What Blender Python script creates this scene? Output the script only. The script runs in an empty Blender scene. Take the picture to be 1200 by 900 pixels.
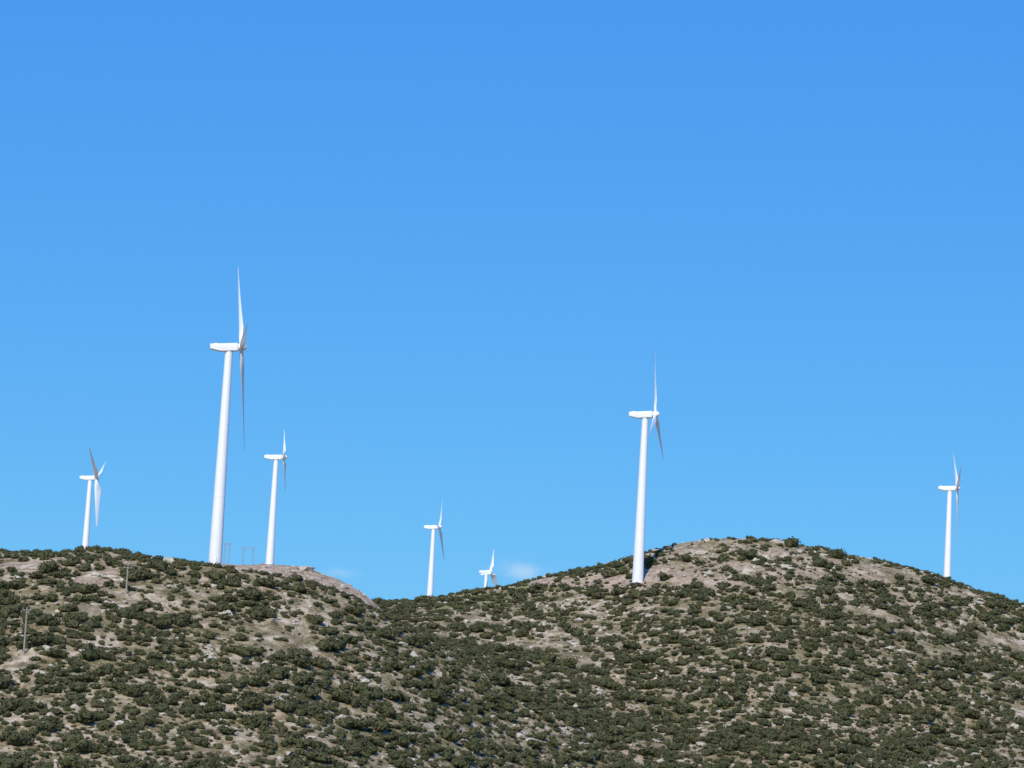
import bpy, bmesh, math, random
import numpy as np
from mathutils import Matrix, Vector
random.seed(7)
rng = np.random.default_rng(11)
scene = bpy.context.scene
COL = scene.collection
scene.view_settings.view_transform = 'Standard'
scene.view_settings.look = 'None'
scene.view_settings.exposure = 0

# ------------------------------------------------------------------ terrain
def _hash(ix, iy, seed):
    n = (ix.astype(np.int64) * 374761393 + iy.astype(np.int64) * 668265263 + seed * 1442695041) & 0xFFFFFFFF
    n = ((n ^ (n >> 13)) * 1274126177) & 0xFFFFFFFF
    n = n ^ (n >> 16)
    return (n & 0xFFFF) / 32767.5 - 1.0

def vnoise(x, y, scale, seed):
    x = np.asarray(x, float) / scale; y = np.asarray(y, float) / scale
    ix = np.floor(x); iy = np.floor(y)
    fx = x - ix; fy = y - iy
    fx = fx * fx * fx * (fx * (fx * 6 - 15) + 10); fy = fy * fy * fy * (fy * (fy * 6 - 15) + 10)
    a = _hash(ix, iy, seed); b = _hash(ix + 1, iy, seed)
    c = _hash(ix, iy + 1, seed); d = _hash(ix + 1, iy + 1, seed)
    return (a * (1 - fx) + b * fx) * (1 - fy) + (c * (1 - fx) + d * fx) * fy

def smoothstep(a, b, x):
    t = np.clip((x - a) / (b - a), 0, 1)
    return t * t * (3 - 2 * t)

def smax(a, b, k):
    h = np.clip(0.5 + 0.5 * (a - b) / k, 0, 1)
    return b * (1 - h) + a * h + k * h * (1 - h)

WEST = ([-1500, -700, -300, -170, -117.8, -97.8, -87.8, -77.7, -67.7, -57.7, -47.5, -37.4, -27.3, -17, 3, 24, 50, 80, 140],
        [10, 30, 44, 49, 50.0, 51.4, 51.2, 49.8, 48.9, 48.2, 46.2, 42.8, 38.2, 32.0, 18, 6, -3, -10, -16])
EAST = ([-800, -300, -90, -37.3, -23.7, -12.9, 3.3, 16.9, 30.4, 41.1, 54.7, 65.6, 73.7, 93, 112.2, 128.8, 142.8, 153.8, 167.7, 210, 300, 800, 1600],
        [0, 20, 49, 57.6, 58.2, 60.8, 64.4, 69.1, 73.2, 76.6, 80.9, 83.0, 83.6, 83.2, 80.8, 77.8, 73.6, 70.4, 67.2, 58, 46, 35, 5])
MOUND = ([-140, -90, -68.5, -57, -45.4, -36, -29, -20, 5], [44, 56, 57.0, 57.2, 54.2, 49.5, 44.5, 37, 20])

def prof(x, tab, w=4.0, s=1.0):
    xs = np.array(tab[0], float) * s; zs = np.array(tab[1], float) * s
    return sum(np.interp(x + o, xs, zs) for o in (-w, -w / 2, 0, w / 2, w)) / 5

def ridge(x, y, zc, yc, a, b, k):
    d = y - yc
    s = np.where(d < 0, a, b)
    return zc - (np.sqrt(k * k + (s * d) ** 2) - k)

FAR = [(-201.5, 1400, 96, 110), (-92, 1150, 82, 50), (-39, 1600, 96, 70), (-13, 2400, 138, 120), (184, 1200, 88, 60)]

def terrain(x, y):
    x = np.asarray(x, float); y = np.asarray(y, float)
    base = -1.7 + 32 * smoothstep(640, 1050, y) - 25 * smoothstep(3000, 6000, y)
    w = ridge(x, y, prof(x, WEST), 680 + 5 * vnoise(x, y * 0, 60, 3), 0.37, 0.3, 2.5)
    sl = 0.225 + 0.12 * smoothstep(-25, 40, x)
    e = ridge(x, y, prof(x, EAST, 4, 0.968), 900 + 5 * vnoise(x, y * 0, 70, 4), sl, 0.28, 3.5)
    m = ridge(x, y, prof(x, MOUND), 780, 0.32, 0.28, 2.0)
    z = smax(w, e, 40.0)
    z = z + 6 * np.exp(-((x - 8) ** 2 + (y - 745) ** 2) / (2 * 28.0 ** 2))
    z = smax(z, m, 4.0)
    far = base * 0
    for (fx, fy, fz, fs) in FAR:
        bz = -1.7 + 32 * smoothstep(640, 1050, np.array(float(fy)))
        far = np.maximum(far, (fz - bz) * np.exp(-(((x - fx) ** 2) + (y - fy) ** 2) / (2 * fs * fs)))
    z = smax(z, base + far, 4.0)
    hill = smoothstep(-1.0, 8.0, z)
    z = z + hill * (0.7 * vnoise(x, y, 34, 21) + 0.5 * vnoise(x, y, 12, 22) + 0.38 * vnoise(x, y, 5.3, 23))
    z = z + (1 - hill) * 0.15 * vnoise(x, y, 20, 24)
    return z

def tz(x, y):
    return float(terrain(np.array([x]), np.array([y]))[0])

def bare(x, y):
    """0 = scrub covered, 1 = bare gravel"""
    m = smoothstep(-92, -72, x) * (1 - smoothstep(-36, -26, x)) * smoothstep(720, 740, y + 5 * vnoise(x, y, 6, 44)) * (1 - smoothstep(800, 820, y))
    ca, sa = math.cos(math.radians(-42)), math.sin(math.radians(-42))
    ux = (x - 40) * ca + (y - 861) * sa; uy = -(x - 40) * sa + (y - 861) * ca
    pad = 1 - smoothstep(0.6, 1.3, np.sqrt((ux / 38) ** 2 + (uy / 6) ** 2) + 0.6 * vnoise(x, y, 6, 40))
    trk = 1 - smoothstep(0.6, 1.3, np.sqrt(((x + 2) / 18) ** 2 + ((y - 889) / 5) ** 2) + 0.4 * vnoise(x, y, 6, 41))
    top = 1 - smoothstep(0.5, 1.3, np.sqrt(((x - 84) / 30) ** 2 + ((y - 870) / 22) ** 2) + 1.2 * vnoise(x, y, 7, 46))
    t1 = 1 - smoothstep(0.7, 1.2, np.sqrt(((x + 58) / 15) ** 2 + ((y - 684) / 6) ** 2) + 0.3 * vnoise(x, y, 5, 48))
    oc = 1 - smoothstep(0.7, 1.3, np.sqrt(((x + 90) / 6) ** 2 + ((y - 654) / 8) ** 2) + 0.4 * vnoise(x, y, 4, 42))
    oc2 = 1 - smoothstep(0.7, 1.3, np.sqrt(((x + 108) / 7) ** 2 + ((y - 662) / 7) ** 2) + 0.4 * vnoise(x, y, 4, 43))
    return np.clip(np.maximum.reduce([m, pad, 0.5 * trk, 0.5 * top, 0.6 * t1, 0.9 * oc, 0.8 * oc2]), 0, 1)

def grassy(x, y):
    return 0.9 * (1 - smoothstep(0.6, 1.3, np.sqrt(((x + 6) / 18) ** 2 + ((y - 872) / 16) ** 2) + 0.6 * vnoise(x, y, 8, 47)))

def axis(segs):
    out = []
    for a, b, st in segs:
        out.append(np.arange(a, b, st))
    out.append([segs[-1][1]])
    return np.concatenate(out)

gx = axis([(-9000, -2000, 700), (-2000, -600, 100), (-600, -300, 30), (-300, -150, 6), (-150, 200, 1.5), (200, 320, 6), (320, 620, 30), (620, 2000, 100), (2000, 9001, 700)])
gy = axis([(-3000, -200, 400), (-200, 480, 34), (480, 530, 6), (530, 800, 1.5), (800, 930, 1.5), (930, 1100, 8), (1100, 1800, 20), (1800, 2800, 50), (2800, 12001, 600)])
X, Y = np.meshgrid(gx, gy)
Z = terrain(X.ravel(), Y.ravel())
nx, ny = len(gx), len(gy)
co = np.stack([X.ravel(), Y.ravel(), Z], 1)
idx = np.arange(nx * ny).reshape(ny, nx)
quads = np.stack([idx[:-1, :-1], idx[:-1, 1:], idx[1:, 1:], idx[1:, :-1]], -1).reshape(-1, 4)

def fast_mesh(name, verts, faces, smooth=False):
    me = bpy.data.meshes.new(name)
    k = faces.shape[1]
    me.vertices.add(len(verts)); me.vertices.foreach_set("co", np.ascontiguousarray(verts, dtype=np.float32).ravel())
    me.loops.add(faces.size); me.loops.foreach_set("vertex_index", np.ascontiguousarray(faces, dtype=np.int32).ravel())
    me.polygons.add(len(faces))
    me.polygons.foreach_set("loop_start", np.arange(0, faces.size, k, dtype=np.int32))
    me.polygons.foreach_set("loop_total", np.full(len(faces), k, dtype=np.int32))
    me.update(calc_edges=True)
    me.polygons.foreach_set("use_smooth", np.full(len(faces), smooth))
    me.validate()
    return me

# ------------------------------------------------------------------ materials
def new_mat(name):
    m = bpy.data.materials.new(name); m.use_nodes = True
    nt = m.node_tree
    return m, nt, nt.nodes["Principled BSDF"]

def noise_node(nt, vec, scale, detail=4, rough=0.55):
    n = nt.nodes.new("ShaderNodeTexNoise"); n.inputs["Scale"].default_value = scale
    n.inputs["Detail"].default_value = detail; n.inputs["Roughness"].default_value = rough
    nt.links.new(vec, n.inputs["Vector"]); return n.outputs["Fac"]

def ramp(nt, fac, stops, interp='LINEAR'):
    r = nt.nodes.new("ShaderNodeValToRGB"); r.color_ramp.interpolation = interp
    el = r.color_ramp.elements
    while len(el) < len(stops): el.new(0.5)
    for e, (p, c) in zip(el, stops):
        e.position = p; e.color = (c[0], c[1], c[2], 1) if hasattr(c, '__len__') else (c, c, c, 1)
    nt.links.new(fac, r.inputs["Fac"]); return r.outputs["Color"]

def mix(nt, fac, a, b, mode='MIX'):
    m = nt.nodes.new("ShaderNodeMix"); m.data_type = 'RGBA'; m.blend_type = mode
    for sock, v in ((m.inputs[0], fac), (m.inputs[6], a), (m.inputs[7], b)):
        if isinstance(v, bpy.types.NodeSocket): nt.links.new(v, sock)
        elif hasattr(v, '__len__'): sock.default_value = (*v, 1)
        else: sock.default_value = v
    return m.outputs[2]

# ground
gm, nt, bs = new_mat("stony_hillside")
geo = nt.nodes.new("ShaderNodeNewGeometry").outputs["Position"]
att = nt.nodes.new("ShaderNodeAttribute"); att.attribute_name = "bare"
atg = nt.nodes.new("ShaderNodeAttribute"); atg.attribute_name = "grassy"
n1 = noise_node(nt, geo, 0.07, 5, 0.6); n2 = noise_node(nt, geo, 0.2, 7, 0.72); n3 = noise_node(nt, geo, 1.2, 5, 0.68)
soil = ramp(nt, n2, [(0.38, (0.135, 0.11, 0.05)), (0.46, (0.235, 0.185, 0.098)), (0.53, (0.39, 0.31, 0.195)), (0.61, (0.57, 0.475, 0.345))])
grass = ramp(nt, n3, [(0.35, (0.115, 0.105, 0.042)), (0.65, (0.23, 0.193, 0.088))])
gmask = ramp(nt, n1, [(0.46, 0.0), (0.62, 0.7)])
c = mix(nt, gmask, soil, grass)
c = mix(nt, atg.outputs["Fac"], c, ramp(nt, n3, [(0.35, (0.15, 0.155, 0.055)), (0.65, (0.28, 0.25, 0.115))]))
gn = noise_node(nt, geo, 0.45, 7, 0.76)
grav = ramp(nt, gn, [(0.37, (0.20, 0.135, 0.082)), (0.48, (0.37, 0.27, 0.18)), (0.61, (0.57, 0.46, 0.345))])
c = mix(nt, att.outputs["Fac"], c, grav)
stones = ramp(nt, noise_node(nt, geo, 1.6, 5, 0.68), [(0.58, 0.0), (0.63, 0.7)])
c = mix(nt, stones, c, (0.57, 0.49, 0.385))
nt.links.new(c, bs.inputs["Base Color"]); bs.inputs["Roughness"].default_value = 0.95
bs.inputs["Specular IOR Level"].default_value = 0.1
bp = nt.nodes.new("ShaderNodeBump"); bp.inputs["Strength"].default_value = 0.9; bp.inputs["Distance"].default_value = 0.7
nt.links.new(n3, bp.inputs["Height"]); nt.links.new(bp.outputs[0], bs.inputs["Normal"])

me = fast_mesh("hillside_terrain", co, quads, True)
a = me.attributes.new("bare", 'FLOAT', 'POINT')
a.data.foreach_set("value", bare(co[:, 0], co[:, 1]).astype(np.float32))
a = me.attributes.new("grassy", 'FLOAT', 'POINT')
a.data.foreach_set("value", grassy(co[:, 0], co[:, 1]).astype(np.float32))
me.materials.append(gm)
terr = bpy.data.objects.new("hillside_terrain", me); COL.objects.link(terr)
terr["kind"] = "structure"; terr["label"] = "stony Mediterranean hills with pale soil and dry grass"; terr["category"] = "hill"

# foliage
def foliage(name, dark, light, bright):
    m, nt, bs = new_mat(name)
    geo = nt.nodes.new("ShaderNodeNewGeometry").outputs["Position"]
    big = noise_node(nt, geo, 0.22, 2); fine = noise_node(nt, geo, 1.6, 2)
    c1 = ramp(nt, big, [(0.33, dark), (0.67, light)])
    c2 = mix(nt, ramp(nt, fine, [(0.42, 0.0), (0.7, 0.7)]), c1, bright)
    nt.links.new(c2, bs.inputs["Base Color"]); bs.inputs["Roughness"].default_value = 0.85
    bs.inputs["Specular IOR Level"].default_value = 0.1
    return m
leafm = foliage("evergreen_scrub_leaves", (0.043, 0.050, 0.021), (0.082, 0.084, 0.037), (0.118, 0.113, 0.055))
tuftm = foliage("dry_tuft_leaves", (0.10, 0.096, 0.043), (0.18, 0.158, 0.08), (0.27, 0.23, 0.135))

def rockmat(name, a_, b_):
    m, nt, bs = new_mat(name)
    geo = nt.nodes.new("ShaderNodeNewGeometry").outputs["Position"]
    f = noise_node(nt, geo, 0.9, 6, 0.65)
    nt.links.new(ramp(nt, f, [(0.3, a_), (0.7, b_)]), bs.inputs["Base Color"])
    bs.inputs["Roughness"].default_value = 0.95
    bp = nt.nodes.new("ShaderNodeBump"); bp.inputs["Strength"].default_value = 0.7; bp.inputs["Distance"].default_value = 0.2
    nt.links.new(f, bp.inputs["Height"]); nt.links.new(bp.outputs[0], bs.inputs["Normal"])
    return m
rockm = rockmat("limestone_rock", (0.30, 0.25, 0.18), (0.59, 0.52, 0.42))

# ------------------------------------------------------------------ scrub bushes
def ico(sub):
    bm = bmesh.new(); bmesh.ops.create_icosphere(bm, subdivisions=sub, radius=1)
    v = np.array([p.co[:] for p in bm.verts]); f = np.array([[q.index for q in fc.verts] for fc in bm.faces]); bm.free()
    return v, f
ICO1 = ico(1)

def make_bush(seed, nleaf, lmin=4, lmax=8, ls=1.0):
    r = np.random.default_rng(seed)
    nl = r.integers(lmin, lmax)
    lobes = [(0, 0, 0.34, 0.68, 0.54)]
    for _ in range(nl):
        an = r.uniform(0, 2 * math.pi); d = r.uniform(0.28, 0.68); s = r.uniform(0.28, 0.50)
        lobes.append((math.cos(an) * d, math.sin(an) * d, r.uniform(0.12, 0.52), s, s * r.uniform(0.85, 1.05)))
    V = []; F = []; off = 0
    for (lx, ly, lz, s, h) in lobes:
        v = ICO1[0] * np.array([s, s, h]) * 0.84 * (1 + 0.12 * r.standard_normal((len(ICO1[0]), 1))) + np.array([lx, ly, lz])
        V.append(v); F.append(ICO1[1] + off); off += len(v)
    per = nleaf // len(lobes)
    for (lx, ly, lz, s, h) in lobes:
        d = r.standard_normal((per, 3)); d[:, 2] = np.abs(d[:, 2]) * 0.9 - 0.25; d /= np.linalg.norm(d, axis=1)[:, None]
        rad = r.uniform(0.80, 1.16, (per, 1))
        c = d * np.array([s, s, h]) * rad + np.array([lx, ly, lz])
        c[:, 2] = np.maximum(c[:, 2], 0.0)
        nrm = d + 0.38 * r.standard_normal((per, 3)); nrm /= np.linalg.norm(nrm, axis=1)[:, None]
        t = np.cross(nrm, r.standard_normal((per, 3))); t /= np.linalg.norm(t, axis=1)[:, None]
        b = np.cross(nrm, t)
        sz = r.uniform(0.055, 0.13, (per, 1)) * ls
        p = [c + t * sz, c + b * sz * 0.8, c - t * sz, c - b * sz * 0.8]
        vv = np.stack(p, 1).reshape(-1, 3)
        base = off + np.arange(per)[:, None] * 4
        F.append(base + np.array([0, 1, 2])); F.append(base + np.array([0, 2, 3]))
        V.append(vv); off += len(vv)
    return np.concatenate(V), np.concatenate(F)

VAR = [make_bush(100 + i, 250) for i in range(14)]
LOW = [make_bush(300 + i, 110, 3, 5, 1.3) for i in range(14)]
TINY = [make_bush(500 + i, 40, 1, 3, 2.0) for i in range(8)]

CAMP = math.radians(8.0); ROLL = math.radians(3.0); FPX = 3403.0
POLES = [(-97, 597.5), (-82.8, 643)]
def occupied_fill(N, rfun, sep, densf, cell, barelim):
    px = rng.uniform(-172, 205, N); py = rng.uniform(530, 925, N)
    k = (np.abs(px / py - 0.003) < 0.205) & ~((px < -38) & (py > 700) & (py < 740)) & ~((px < -75) & (py > 692)) & ~((px < -40) & (py > 800) & (py < 885))
    for (qx_, qy_) in POLES:
        k &= ~((np.abs(px - qx_) < 2.6) & (py > qy_ - 9) & (py < qy_ + 1.5))
    px, py = px[k], py[k]; zz = terrain(px, py); b_ = bare(px, py)
    k = (rng.uniform(0, 1, len(px)) < densf(px, py, zz)) & (b_ < barelim + 0.6 * (rng.uniform(0, 1, len(px)) < 0.12) * (px > -20))
    px, py, zz = px[k], py[k], zz[k]
    rr = rfun(len(px), px, py); new = []
    for i in range(len(px)):
        x, y, r = px[i], py[i], rr[i]
        cx, cy = int(x // 4), int(y // 4); ok = True
        for ax in (-1, 0, 1):
            for ay in (-1, 0, 1):
                for (x2, y2, r2) in cell.get((cx + ax, cy + ay), ()):
                    if (x - x2) ** 2 + (y - y2) ** 2 < (sep * (r + r2)) ** 2: ok = False; break
                if not ok: break
            if not ok: break
        if ok:
            cell.setdefault((cx, cy), []).append((x, y, r)); new.append(i)
    new = np.array(new)
    return px[new], py[new], zz[new], rr[new]

def dens_main(x, y, z):
    d = 1.0 + 0.8 * vnoise(x, y, 24, 60) + 1.0 * vnoise(x, y, 10, 61) + 0.7 * vnoise(x, y, 5.5, 62)
    d -= 0.42 * smoothstep(50, 74, z) * (y < 885)
    d -= 0.12 * smoothstep(28, 45, z) * (y < 690)
    d += 0.7 * smoothstep(-45, -15, x) * (1 - smoothstep(100, 135, x)) * (1 - smoothstep(750, 810, y))
    d += 0.8 * (1 - smoothstep(12, 38, z))
    d += 1.0 * (np.abs(y - 678) < 7) * (x < -72)
    d -= 0.5 * grassy(x, y)
    return np.clip(d, 0.0, 1.6) * 0.62
def radmain(n, x, y):
    r = np.clip(rng.lognormal(0.36, 0.46, n), 0.6, 3.2)
    crest = ((np.abs(y - 680) < 12) & (x < -10)) | (y > 885)
    return np.where(crest, np.minimum(r, 1.5), r)
cell = {}
px, py, zz, rad = occupied_fill(56000, radmain, 0.57, dens_main, cell, 0.45)
n = len(px)
hs = rad * rng.uniform(0.72, 1.1, n); rot = rng.uniform(0, 2 * math.pi, n); var = rng.integers(0, len(VAR), n)
# which bushes show largest from the valley viewpoint (nearest first coverage test)
M_ = (Matrix.Rotation(math.radians(90) + CAMP, 4, 'X') @ Matrix.Rotation(ROLL, 4, 'Z')).inverted()
Mi = np.array(M_)[:3, :3]
P = np.stack([px, py, zz + hs * 0.4], 1) @ Mi.T
U = 600 - P[:, 0] / P[:, 2] * FPX; W_ = 450 + P[:, 1] / P[:, 2] * FPX
buf = np.zeros((900, 1200), bool); area = np.zeros(n)
hidden = ((px < -38) & (py > 690) & (py < 885))
for i in np.argsort(py):
    if hidden[i]: continue
    rx = rad[i] / py[i] * FPX; ry = max(hs[i] * 0.45, rad[i] * 0.3) / py[i] * FPX
    x0, x1, y0, y1 = int(U[i] - rx), int(U[i] + rx) + 1, int(W_[i] - ry), int(W_[i] + ry) + 1
    x0c, x1c, y0c, y1c = max(x0, 0), min(x1, 1200), max(y0, 0), min(y1, 900)
    if x1c <= x0c or y1c <= y0c: continue
    sub = buf[y0c:y1c, x0c:x1c]
    yy, xx = np.mgrid[y0c:y1c, x0c:x1c]
    e = ((xx - U[i]) / rx) ** 2 + ((yy - W_[i]) / ry) ** 2 < 1
    area[i] = (e & ~sub).sum(); sub |= e
top = set(np.argsort(-area)[:300].tolist())
print("bushes", n, "area of 300th", np.sort(area)[-300])
bush_meshes = []
for i, (v, f) in enumerate(VAR):
    m = fast_mesh("scrub_bush", v, f, False); m.materials.append(leafm); bush_meshes.append(m)
V = []; F = []; off = 0
def add_inst(v, f, x, y, z, r, h, ro):
    global off
    cr, sr = math.cos(ro), math.sin(ro)
    V.append(np.stack([(v[:, 0] * cr - v[:, 1] * sr) * r + x, (v[:, 0] * sr + v[:, 1] * cr) * r + y, v[:, 2] * h + z], 1))
    F.append(f + off); off += len(v)
for i in range(n):
    if i in top:
        o = bpy.data.objects.new("scrub_bush", bush_meshes[var[i]])
        o.location = (px[i], py[i], zz[i] - 0.12); o.rotation_euler = (0, 0, rot[i]); o.scale = (rad[i], rad[i], hs[i])
        o["label"] = "rounded dark green evergreen bush growing on the stony slope"
        o["category"] = "bush"; o["group"] = "evergreen scrub bushes on the hillside"
        COL.objects.link(o)
    else:
        v, f = (VAR if rad[i] / py[i] > 0.0030 else LOW)[var[i]]
        add_inst(v, f, px[i], py[i], zz[i] - 0.12, rad[i], hs[i], rot[i])
sx, sy, sz_, sr_ = occupied_fill(36000, lambda n, x, y: rng.uniform(0.3, 0.9, n), 0.62, lambda x, y, z: 0.07 + dens_main(x, y, z) * 0.6, cell, 0.6)
for i in range(len(sx)):
    v, f = TINY[i % len(TINY)]
    add_inst(v, f, sx[i], sy[i], sz_[i] - 0.05, sr_[i], sr_[i] * 0.9, i * 1.7)
m = fast_mesh("hillside_scrub", np.concatenate(V), np.concatenate(F), False); m.materials.append(leafm)
o = bpy.data.objects.new("hillside_scrub", m); COL.objects.link(o)
o["kind"] = "stuff"; o["label"] = "dense dark green evergreen scrub covering the hills"; o["category"] = "scrub"

# low dry tufts
N = 14000
qx = rng.uniform(-150, 190, N); qy = rng.uniform(535, 915, N)
k = (np.abs(qx / qy - 0.003) < 0.2) & (bare(qx, qy) < 0.55) & (vnoise(qx, qy, 9, 70) + 0.5 * rng.uniform(-1, 1, N) > -0.1)
qx, qy = qx[k], qy[k]; qz = terrain(qx, qy)
n = len(qx); L = 12
d = rng.standard_normal((n, L, 3)); d[..., 2] = np.abs(d[..., 2]); d /= np.linalg.norm(d, axis=2)[..., None]
sc = rng.uniform(0.25, 0.75, (n, 1, 1))
c = d * sc * np.array([1, 1, 0.6]) + np.stack([qx, qy, qz], 1)[:, None, :]
t = np.cross(d + 0.5 * rng.standard_normal((n, L, 3)), rng.standard_normal((n, L, 3))); t /= np.linalg.norm(t, axis=2)[..., None]
b = np.cross(d, t); sz = sc * 0.3
vv = np.stack([c + t * sz, c + b * sz, c - t * sz, c - b * sz], 2).reshape(-1, 3)
m = fast_mesh("dry_tufts", vv, np.arange(len(vv)).reshape(-1, 4), False); m.materials.append(tuftm)
o = bpy.data.objects.new("dry_tufts", m); COL.objects.link(o)
o["kind"] = "stuff"; o["label"] = "low dry grass and thorny tufts between the bushes"; o["category"] = "grass"

# loose stones
N = 20000
qx = rng.uniform(-150, 190, N); qy = rng.uniform(535, 915, N)
tq = terrain(qx, qy)
k = (np.abs(qx / qy - 0.003) < 0.2) & (vnoise(qx, qy, 9, 80) + 0.6 * rng.uniform(-1, 1, N) + 0.35 * smoothstep(50, 80, tq) + 0.2 * bare(qx, qy) > 0.13)
qx, qy, qz = qx[k], qy[k], tq[k]; n = len(qx)
v0, f0 = ICO1
s = np.clip(rng.lognormal(-0.95, 0.65, n), 0.15, 1.9)[:, None, None] * rng.uniform(0.6, 1.35, (n, 1, 3)) * np.array([1, 1, 0.5])
vv = v0[None] * s * (1 + 0.22 * rng.standard_normal((n, len(v0), 1))) + np.stack([qx, qy, qz], 1)[:, None, :]
ff = f0[None] + (np.arange(n) * len(v0))[:, None, None]
m = fast_mesh("loose_stones", vv.reshape(-1, 3), ff.reshape(-1, 3), False); m.materials.append(rockm)
o = bpy.data.objects.new("loose_stones", m); COL.objects.link(o)
o["kind"] = "stuff"; o["label"] = "pale limestone rubble scattered over the slopes"; o["category"] = "stones"

# rock outcrops
for (ox, oy, w_, h_, sd) in [(-91.5, 655, 2.6, 1.5, 1), (-87.5, 653.5, 3.0, 1.3, 2), (-108, 662, 2.6, 1.2, 3), (-77.6, 674, 1.6, 2.2, 4), (-60, 640, 1.7, 1.4, 5), (-93, 600, 1.6, 1.4, 6), (-40, 630, 1.5, 1.2, 7), (84, 888, 3.2, 1.5, 8), (72, 850, 2.2, 1.4, 9), (118, 860, 2.6, 1.5, 10), (60, 872, 2.4, 1.3, 11), (98, 866, 2.2, 1.3, 12)]:
    r = np.random.default_rng(sd)
    bm = bmesh.new()
    for q_ in range(4):
        r_ = bmesh.ops.create_icosphere(bm, subdivisions=3, radius=1)
        dirs = r.standard_normal((12, 3)); dirs /= np.linalg.norm(dirs, axis=1)[:, None]; cut = r.uniform(0.5, 0.85, 12)
        sc_ = r.uniform(0.35, 0.7) if q_ else 0.8; ofs = np.array([r.uniform(-0.8, 0.8), r.uniform(-0.6, 0.6), r.uniform(-0.2, 0.1)]) if q_ else np.zeros(3)
        ph = r.uniform(0, 6, 3)
        for vt in r_['verts']:
            p = np.array(vt.co[:])
            for dd, cc in zip(dirs, cut):
                q = p @ dd
                if q > cc: p = p - dd * (q - cc)
            p = p * (1 + 0.07 * math.sin(9 * p[0] + ph[0]) * math.sin(8 * p[1] + ph[1]) + 0.06 * math.sin(15 * p[2] + ph[2]))
            p = p * sc_ + ofs
            vt.co = (p[0] * w_, p[1] * w_ * 0.75, p[2] * h_)
    m = bpy.data.meshes.new("rock_outcrop"); bm.to_mesh(m); bm.free(); m.materials.append(rockm)
    o = bpy.data.objects.new("rock_outcrop", m); o.location = (ox, oy, tz(ox, oy)); COL.objects.link(o)
    o["label"] = "pale weathered limestone outcrop among dark bushes"; o["category"] = "rock"; o["group"] = "limestone outcrops on the slope"

# ------------------------------------------------------------------ turbines
def paint(name, col, rough=0.4, var=0.05):
    m, nt, bs = new_mat(name)
    tc = nt.nodes.new("ShaderNodeTexCoord").outputs["Object"]
    f = noise_node(nt, tc, 0.35, 5, 0.6)
    lo = tuple(x * (1 - var) for x in col)
    nt.links.new(ramp(nt, f, [(0.3, lo), (0.7, col)]), bs.inputs["Base Color"])
    bs.inputs["Roughness"].default_value = rough
    return m
white = paint("white_tower_paint", (0.84, 0.84, 0.84), 0.45, 0.03)
bladew = paint("white_blade_gelcoat", (0.80, 0.82, 0.84), 0.35, 0.03)
greym = paint("grey_steel", (0.36, 0.37, 0.39), 0.5, 0.2)
concm = paint("pale_concrete", (0.42, 0.40, 0.37), 0.9, 0.2)
woodm = paint("weathered_wood", (0.34, 0.31, 0.26), 0.9, 0.3)

def obj_from_bm(name, bm, mat, parent=None, smooth=True, angle=35):
    bmesh.ops.recalc_face_normals(bm, faces=bm.faces)
    m = bpy.data.meshes.new(name); bm.to_mesh(m); bm.free(); m.materials.append(mat)
    if smooth:
        for p in m.polygons: p.use_smooth = True
        m.set_sharp_from_angle(angle=math.radians(angle))
    o = bpy.data.objects.new(name, m); COL.objects.link(o)
    if parent: o.parent = parent
    return o

def loft(bm, rings, cap=True):
    vr = [[bm.verts.new(p) for p in r] for r in rings]
    n = len(vr[0])
    for a_, b2 in zip(vr[:-1], vr[1:]):
        for i in range(n): bm.faces.new((a_[i], a_[(i + 1) % n], b2[(i + 1) % n], b2[i]))
    if cap: bm.faces.new(vr[0]); bm.faces.new(vr[-1])

def circ(r, z, n=40):
    return [(r * math.cos(2 * math.pi * i / n), r * math.sin(2 * math.pi * i / n), z) for i in range(n)]

def box(bm, cx, cy, cz, sx, sy, sz, M=None):
    return bmesh.ops.create_cube(bm, size=1, matrix=(M or Matrix()) @ Matrix.Translation((cx, cy, cz)) @ Matrix.Diagonal((sx, sy, sz, 1)))

def tower_mesh(h, rb, rt):
    bm = bmesh.new(); rings = [circ(rb, -2.0)]
    nsec = 3
    for s in range(nsec):
        z0 = h * s / nsec; z1 = h * (s + 1) / nsec
        r0 = rb + (rt - rb) * s / nsec; r1 = rb + (rt - rb) * (s + 1) / nsec
        rings += [circ(r0, z0 + (0.0 if s == 0 else 0.08)), circ(r1, z1 - 0.08)]
        if s < nsec - 1: rings += [circ(r1 + 0.03, z1 - 0.07), circ(r1 + 0.03, z1 + 0.07)]
    rings += [circ(rt * 1.06, h - 0.06), circ(rt * 1.06, h + 0.1)]
    loft(bm, rings); return bm

def rrect(x, w, h, r, zc=0, n=5):
    pts = []
    for (sx, sz, a0) in ((1, 1, 0), (-1, 1, 90), (-1, -1, 180), (1, -1, 270)):
        for i in range(n):
            an = math.radians(a0 + 90 * i / (n - 1))
            pts.append((x, sx * (w / 2 - r) + r * math.cos(an), zc + sz * (h / 2 - r) + r * math.sin(an)))
    return pts

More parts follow.
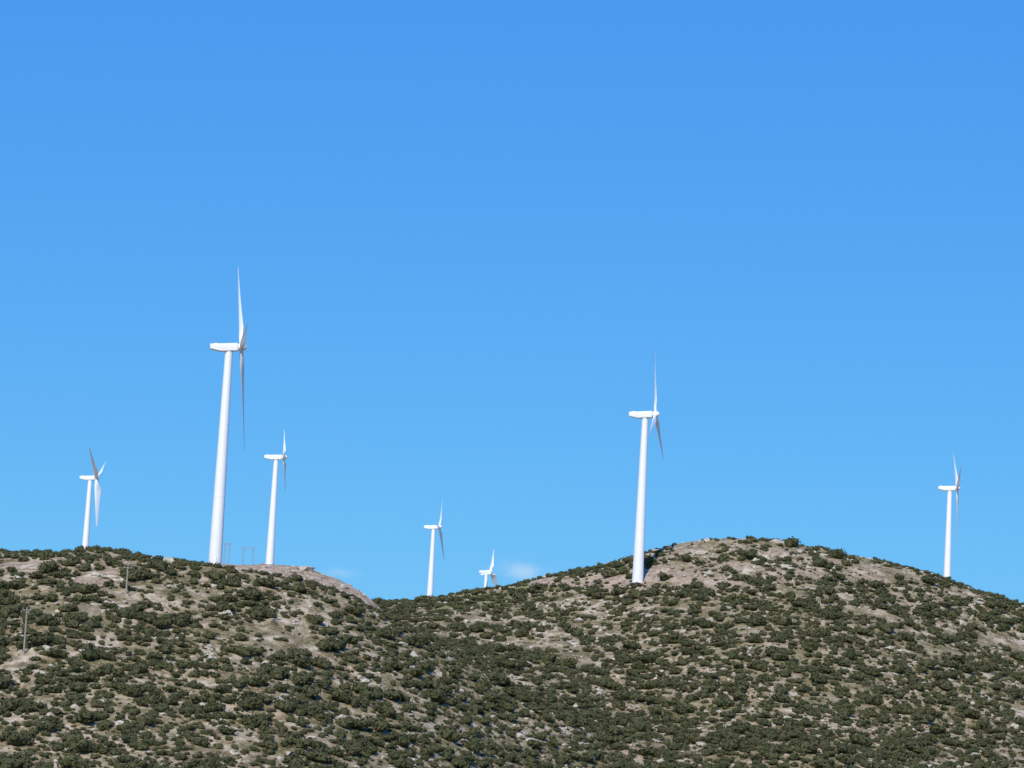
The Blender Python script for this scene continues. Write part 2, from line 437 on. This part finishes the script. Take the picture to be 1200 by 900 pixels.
def blade_mesh(R, root_r, cs, pitch, bend):
    """aerofoil blade along +Z, chord roughly along Y, thickness along X"""
    bm = bmesh.new(); rings = []; ns = 26; npt = 20
    k = R / 26.0 * cs
    for i in range(ns):
        t = i / (ns - 1)
        z = root_r + (R - root_r) * t
        if t < 0.05: chord, th = 1.0 * k, 1.0
        else:
            up = smoothstep(0.05, 0.2, t)
            chord = float((1.0 + (2.0 - 1.0) * up) * k) if t < 0.2 else (2.0 + (0.5 - 2.0) * ((t - 0.2) / 0.8) ** 0.9) * k
            th = 1.0 + (0.26 - 1.0) * float(smoothstep(0.03, 0.24, t)) if t < 0.24 else 0.26 - 0.13 * (t - 0.24) / 0.76
        if t > 0.97: chord *= 1 - 0.8 * (t - 0.97) / 0.03
        tw = math.radians(34 - 20 * min(1, t * 1.1) + pitch)
        ring = []
        for j in range(npt):
            an = 2 * math.pi * j / npt
            cy_ = math.cos(an) * 0.5
            bulge = math.sin(an) * 0.5 * th
            af = float(smoothstep(0.05, 0.2, t))
            bulge *= (1 - af) + af * (0.62 + 0.55 * cy_ * 1.2)
            yy = (cy_ - 0.18 * af) * chord; xx = bulge * chord
            ring.append((xx * math.cos(tw) - yy * math.sin(tw) + bend * R * t ** 1.6, xx * math.sin(tw) + yy * math.cos(tw), z))
        rings.append(ring)
    loft(bm, rings); return bm

def turbine(x, y, hubz, R, a, yaw, label, gs=1.0, cs=1.0, tilt=4.5, pitch=0, bend=0.02):
    z0 = tz(x, y) - 0.1
    h = hubz - 1.0 * gs - z0
    root = bpy.data.objects.new("wind_turbine", None); COL.objects.link(root)
    root.location = (x, y, z0); root.empty_display_size = 3
    root["label"] = label; root["category"] = "wind turbine"; root["group"] = "white wind turbines along the ridge"
    tw = obj_from_bm("tower", tower_mesh(h, 1.6 * gs, 0.9 * gs), white, root)
    bm = bmesh.new(); loft(bm, [circ(2.9, -2.5), circ(2.9, 0.05), circ(2.75, 0.12)])
    obj_from_bm("foundation", bm, concm, root)
    bm = bmesh.new(); box(bm, 0, -1.59 * gs, 1.9, 0.85, 0.12, 2.0); bmesh.ops.bevel(bm, geom=bm.edges[:], offset=0.03, segments=1, affect='EDGES')
    obj_from_bm("door", bm, white, tw, False)
    F = Matrix.Translation((0, 0, hubz - z0)) @ Matrix.Rotation(math.radians(yaw), 4, 'Z') @ Matrix.Rotation(math.radians(-tilt), 4, 'Y')
    bm = bmesh.new()
    g = gs
    loft(bm, [rrect(-4.5 * g, 2.0 * g, 1.15 * g, .06 * g, .33 * g), rrect(-2.0 * g, 2.1 * g, 1.8 * g, .08 * g, 0), rrect(1.9 * g, 2.1 * g, 1.8 * g, .08 * g, 0),
              rrect(2.12 * g, 1.7 * g, 1.5 * g, .2 * g, 0)])
    box(bm, -3.2 * g, 0, 0.98 * g, 0.8 * g, 1.1 * g, 0.2 * g)
    nac = obj_from_bm("nacelle", bm, white, root, True, 25); nac.matrix_local = F
    bm = bmesh.new(); loft(bm, [circ(0.03, 0, 8), circ(0.03, 1.0, 8)]); box(bm, 0, 0, 1.0, 0.4, 0.06, 0.06)
    ws = obj_from_bm("wind_sensor", bm, greym, nac); ws.location = (-3.9 * gs, 0, 0.8 * gs)
    H = F @ Matrix.Translation((2.9 * gs, 0, 0)) @ Matrix.Rotation(math.radians(a), 4, 'X')
    bm = bmesh.new(); rings = []
    for (xx, rr) in [(-0.74, 0.75), (-0.5, 0.88), (0.2, 0.9), (0.6, 0.8), (0.95, 0.6), (1.15, 0.35), (1.25, 0.1)]:
        rings.append([(xx * gs, rr * gs * math.cos(2 * math.pi * i / 28), rr * gs * math.sin(2 * math.pi * i / 28)) for i in range(28)])
    loft(bm, rings)
    hub = obj_from_bm("rotor_hub", bm, white, root); hub.matrix_local = H
    first = None
    for kk in range(3):
        if first is None:
            b2 = obj_from_bm("blade", blade_mesh(R, 0.6 * gs, cs, pitch, bend), bladew, hub, True, 50); first = b2
        else:
            b2 = first.copy(); COL.objects.link(b2); b2.parent = hub
        b2.matrix_local = Matrix.Rotation(math.radians(120 * kk), 4, 'X')
    return root

turbine(-67.4, 681, 100.9, 26.6, -34, 7, "tall white wind turbine with rotor seen edge-on beside the ridge crest", 1.0, 0.95, 5.5, 0, 0.015)
turbine(40.1, 857, 113.3, 20.2, -5, -10, "white wind turbine standing on a bare gravel pad below the summit", 1.05, 1.15, 4, 0, 0.01)
turbine(-201.5, 1400, 140.1, 24.0, 57, -4, "distant white wind turbine rising behind the scrubby ridge", 1.1, 2.0, 4.0, 22, 0.01)
turbine(-92.2, 1150, 127.2, 14.5, -34, 4, "slim distant white wind turbine with short blades behind a gravel mound", 1.05, 1.6, 4.5, 8)
turbine(-39.1, 1600, 142.8, 20.0, -30, -9, "distant white wind turbine rising behind the saddle", 1.15, 1.4, 4.5, 8)
turbine(-13.0, 2400, 179.5, 20.5, -18, -26, "very distant small wind turbine with all three blades showing", 1.35, 3.0, 4.0, 35, 0.0)
turbine(184.0, 1200, 134.5, 24.6, -45, -5, "distant white wind turbine behind the shoulder of the hill", 1.05, 1.1, 3.5, 0, 0.0)

# ------------------------------------------------------------------ utility poles and gantries
def pole(x, y, h, label):
    root = bpy.data.objects.new("utility_pole", None); COL.objects.link(root); root.location = (x, y, tz(x, y) - 0.3)
    root["label"] = label; root["category"] = "utility pole"; root["group"] = "wooden utility poles on the slope"
    bm = bmesh.new(); loft(bm, [circ(0.22, 0, 12), circ(0.15, h, 12)]); obj_from_bm("post", bm, woodm, root)
    bm = bmesh.new(); box(bm, 0, -0.2, h - 0.5, 1.9, 0.12, 0.14); arm = obj_from_bm("crossarm", bm, woodm, root, False)
    for dx in (-0.8, 0, 0.8):
        bm = bmesh.new(); loft(bm, [circ(0.03, 0, 8), circ(0.03, .12, 8), circ(.09, .14, 8), circ(.06, .22, 8), circ(.09, .25, 8), circ(.04, .36, 8)])
        i_ = obj_from_bm("insulator", bm, greym, arm); i_.location = (dx, -0.2, h - 0.43)
pole(-97, 597.5, 9.8, "thin weathered wooden utility pole with crossarm among bushes")
pole(-82.8, 643, 6.5, "thin weathered wooden utility pole with crossarm among bushes")

def strut(bm, p, q, r):
    p = Vector(p); q = Vector(q); d = q - p
    M = Matrix.Translation((p + q) / 2) @ d.to_track_quat('Z', 'Y').to_matrix().to_4x4()
    bmesh.ops.create_cone(bm, cap_ends=True, segments=6, radius1=r, radius2=r, depth=d.length, matrix=M)

def gantry(x, y, h, w):
    root = bpy.data.objects.new("power_line_gantry", None); COL.objects.link(root); root.location = (x, y, tz(x, y) - 0.3)
    root["label"] = "thin grey steel lattice gantry on the gravel mound"; root["category"] = "pylon"; root["group"] = "steel gantries behind the ridge"
    for sx in (-w / 2, w / 2):
        bm = bmesh.new(); s = 0.16
        for (ax, ay) in ((-s, -s), (s, -s), (s, s), (-s, s)): strut(bm, (sx + ax, ay, 0), (sx + ax, ay, h), 0.03)
        n = int(h / 0.6)
        for i in range(n):
            z = h * i / n; z2 = h * (i + 1) / n
            for (a1, a2) in (((-s, -s), (s, -s)), ((s, -s), (s, s)), ((s, s), (-s, s)), ((-s, s), (-s, -s))):
                strut(bm, (sx + a1[0], a1[1], z), (sx + a2[0], a2[1], z2), 0.018)
        obj_from_bm("lattice_post", bm, greym, root, False)
    bm = bmesh.new()
    for zz_ in (h - 0.5, h - 0.05): strut(bm, (-w / 2 - 0.5, 0, zz_), (w / 2 + 0.5, 0, zz_), 0.035)
    n = 8
    for i in range(n):
        xa = -w / 2 + w * i / n; xb = -w / 2 + w * (i + 1) / n
        strut(bm, (xa, 0, h - 0.5 if i % 2 else h - 0.05), (xb, 0, h - 0.05 if i % 2 else h - 0.5), 0.02)
    obj_from_bm("crossbeam", bm, greym, root, False)
gantry(-68.0, 775, 5.2, 2.6)
gantry(-73.8, 776, 6.0, 1.2)

# ------------------------------------------------------------------ light
SUN_EL, SUN_AZ = 42.0, 194.0   # azimuth clockwise from +Y : behind the camera, slightly to its left
el, az = math.radians(SUN_EL), math.radians(SUN_AZ)
sd = Vector((math.sin(az) * math.cos(el), math.cos(az) * math.cos(el), math.sin(el)))
sun = bpy.data.lights.new("sun", 'SUN'); sun.energy = 4.2; sun.angle = math.radians(0.5); sun.color = (1.0, 0.94, 0.84)
so = bpy.data.objects.new("sun", sun); COL.objects.link(so); so.rotation_euler = sd.to_track_quat('Z', 'Y').to_euler()

w = bpy.data.worlds.new("World"); scene.world = w; w.use_nodes = True
nt = w.node_tree; bg = nt.nodes["Background"]
sky = nt.nodes.new("ShaderNodeTexSky"); sky.sky_type = 'NISHITA'; sky.sun_disc = False
sky.sun_elevation = el; sky.sun_rotation = az; sky.altitude = 600; sky.air_density = 1.0; sky.dust_density = 0.2; sky.ozone_density = 3.0
STR = 0.1
sep = nt.nodes.new("ShaderNodeSeparateColor"); cmb = nt.nodes.new("ShaderNodeCombineColor")
nt.links.new(sky.outputs[0], sep.inputs[0])
for i, (g, s) in enumerate(((0.80, 0.265), (0.58, 0.61), (0.18, 0.95))):
    p = nt.nodes.new("ShaderNodeMath"); p.operation = 'POWER'; p.inputs[1].default_value = g
    q = nt.nodes.new("ShaderNodeMath"); q.operation = 'MULTIPLY'; q.inputs[1].default_value = s * (STR ** g) / STR
    nt.links.new(sep.outputs[i], p.inputs[0]); nt.links.new(p.outputs[0], q.inputs[0]); nt.links.new(q.outputs[0], cmb.inputs[i])
col = cmb.outputs[0]
# small fair-weather cloud bank low over the saddle
tc = nt.nodes.new("ShaderNodeTexCoord").outputs["Generated"]
def cloud(col, cx, cz, sx, sz, amt, nsc):
    sub = nt.nodes.new("ShaderNodeVectorMath"); sub.operation = 'SUBTRACT'; sub.inputs[1].default_value = (cx, 1.0, cz); nt.links.new(tc, sub.inputs[0])
    mul = nt.nodes.new("ShaderNodeVectorMath"); mul.operation = 'MULTIPLY'; mul.inputs[1].default_value = (1 / sx, 1.2, 1 / sz); nt.links.new(sub.outputs[0], mul.inputs[0])
    ln = nt.nodes.new("ShaderNodeVectorMath"); ln.operation = 'LENGTH'; nt.links.new(mul.outputs[0], ln.inputs[0])
    nz = noise_node(nt, tc, nsc, 5, 0.6)
    ad = nt.nodes.new("ShaderNodeMath"); ad.operation = 'MULTIPLY_ADD'; nt.links.new(nz, ad.inputs[0]); ad.inputs[1].default_value = 1.6; nt.links.new(ln.outputs["Value"], ad.inputs[2])
    mr = nt.nodes.new("ShaderNodeMapRange"); mr.inputs[1].default_value = 0.75; mr.inputs[2].default_value = 2.0; mr.inputs[3].default_value = amt; mr.inputs[4].default_value = 0.0
    mr.interpolation_type = 'SMOOTHSTEP'; nt.links.new(ad.outputs[0], mr.inputs[0])
    return mix(nt, mr.outputs[0], col, (5.2, 7.2, 9.3))
col = cloud(col, 0.0065, 0.0755, 0.012, 0.0038, 0.6, 130)
col = cloud(col, -0.055, 0.0715, 0.009, 0.0022, 0.3, 130)
nt.links.new(col, bg.inputs["Color"]); bg.inputs["Strength"].default_value = STR

# ------------------------------------------------------------------ camera
cam = bpy.data.cameras.new("camera"); co_ = bpy.data.objects.new("camera", cam); COL.objects.link(co_)
cam.sensor_width = 36; cam.lens = 36 * FPX / 1200.0; cam.clip_start = 0.5; cam.clip_end = 30000
co_.matrix_world = Matrix.Rotation(math.radians(90) + CAMP, 4, 'X') @ Matrix.Rotation(ROLL, 4, 'Z')
scene.camera = co_
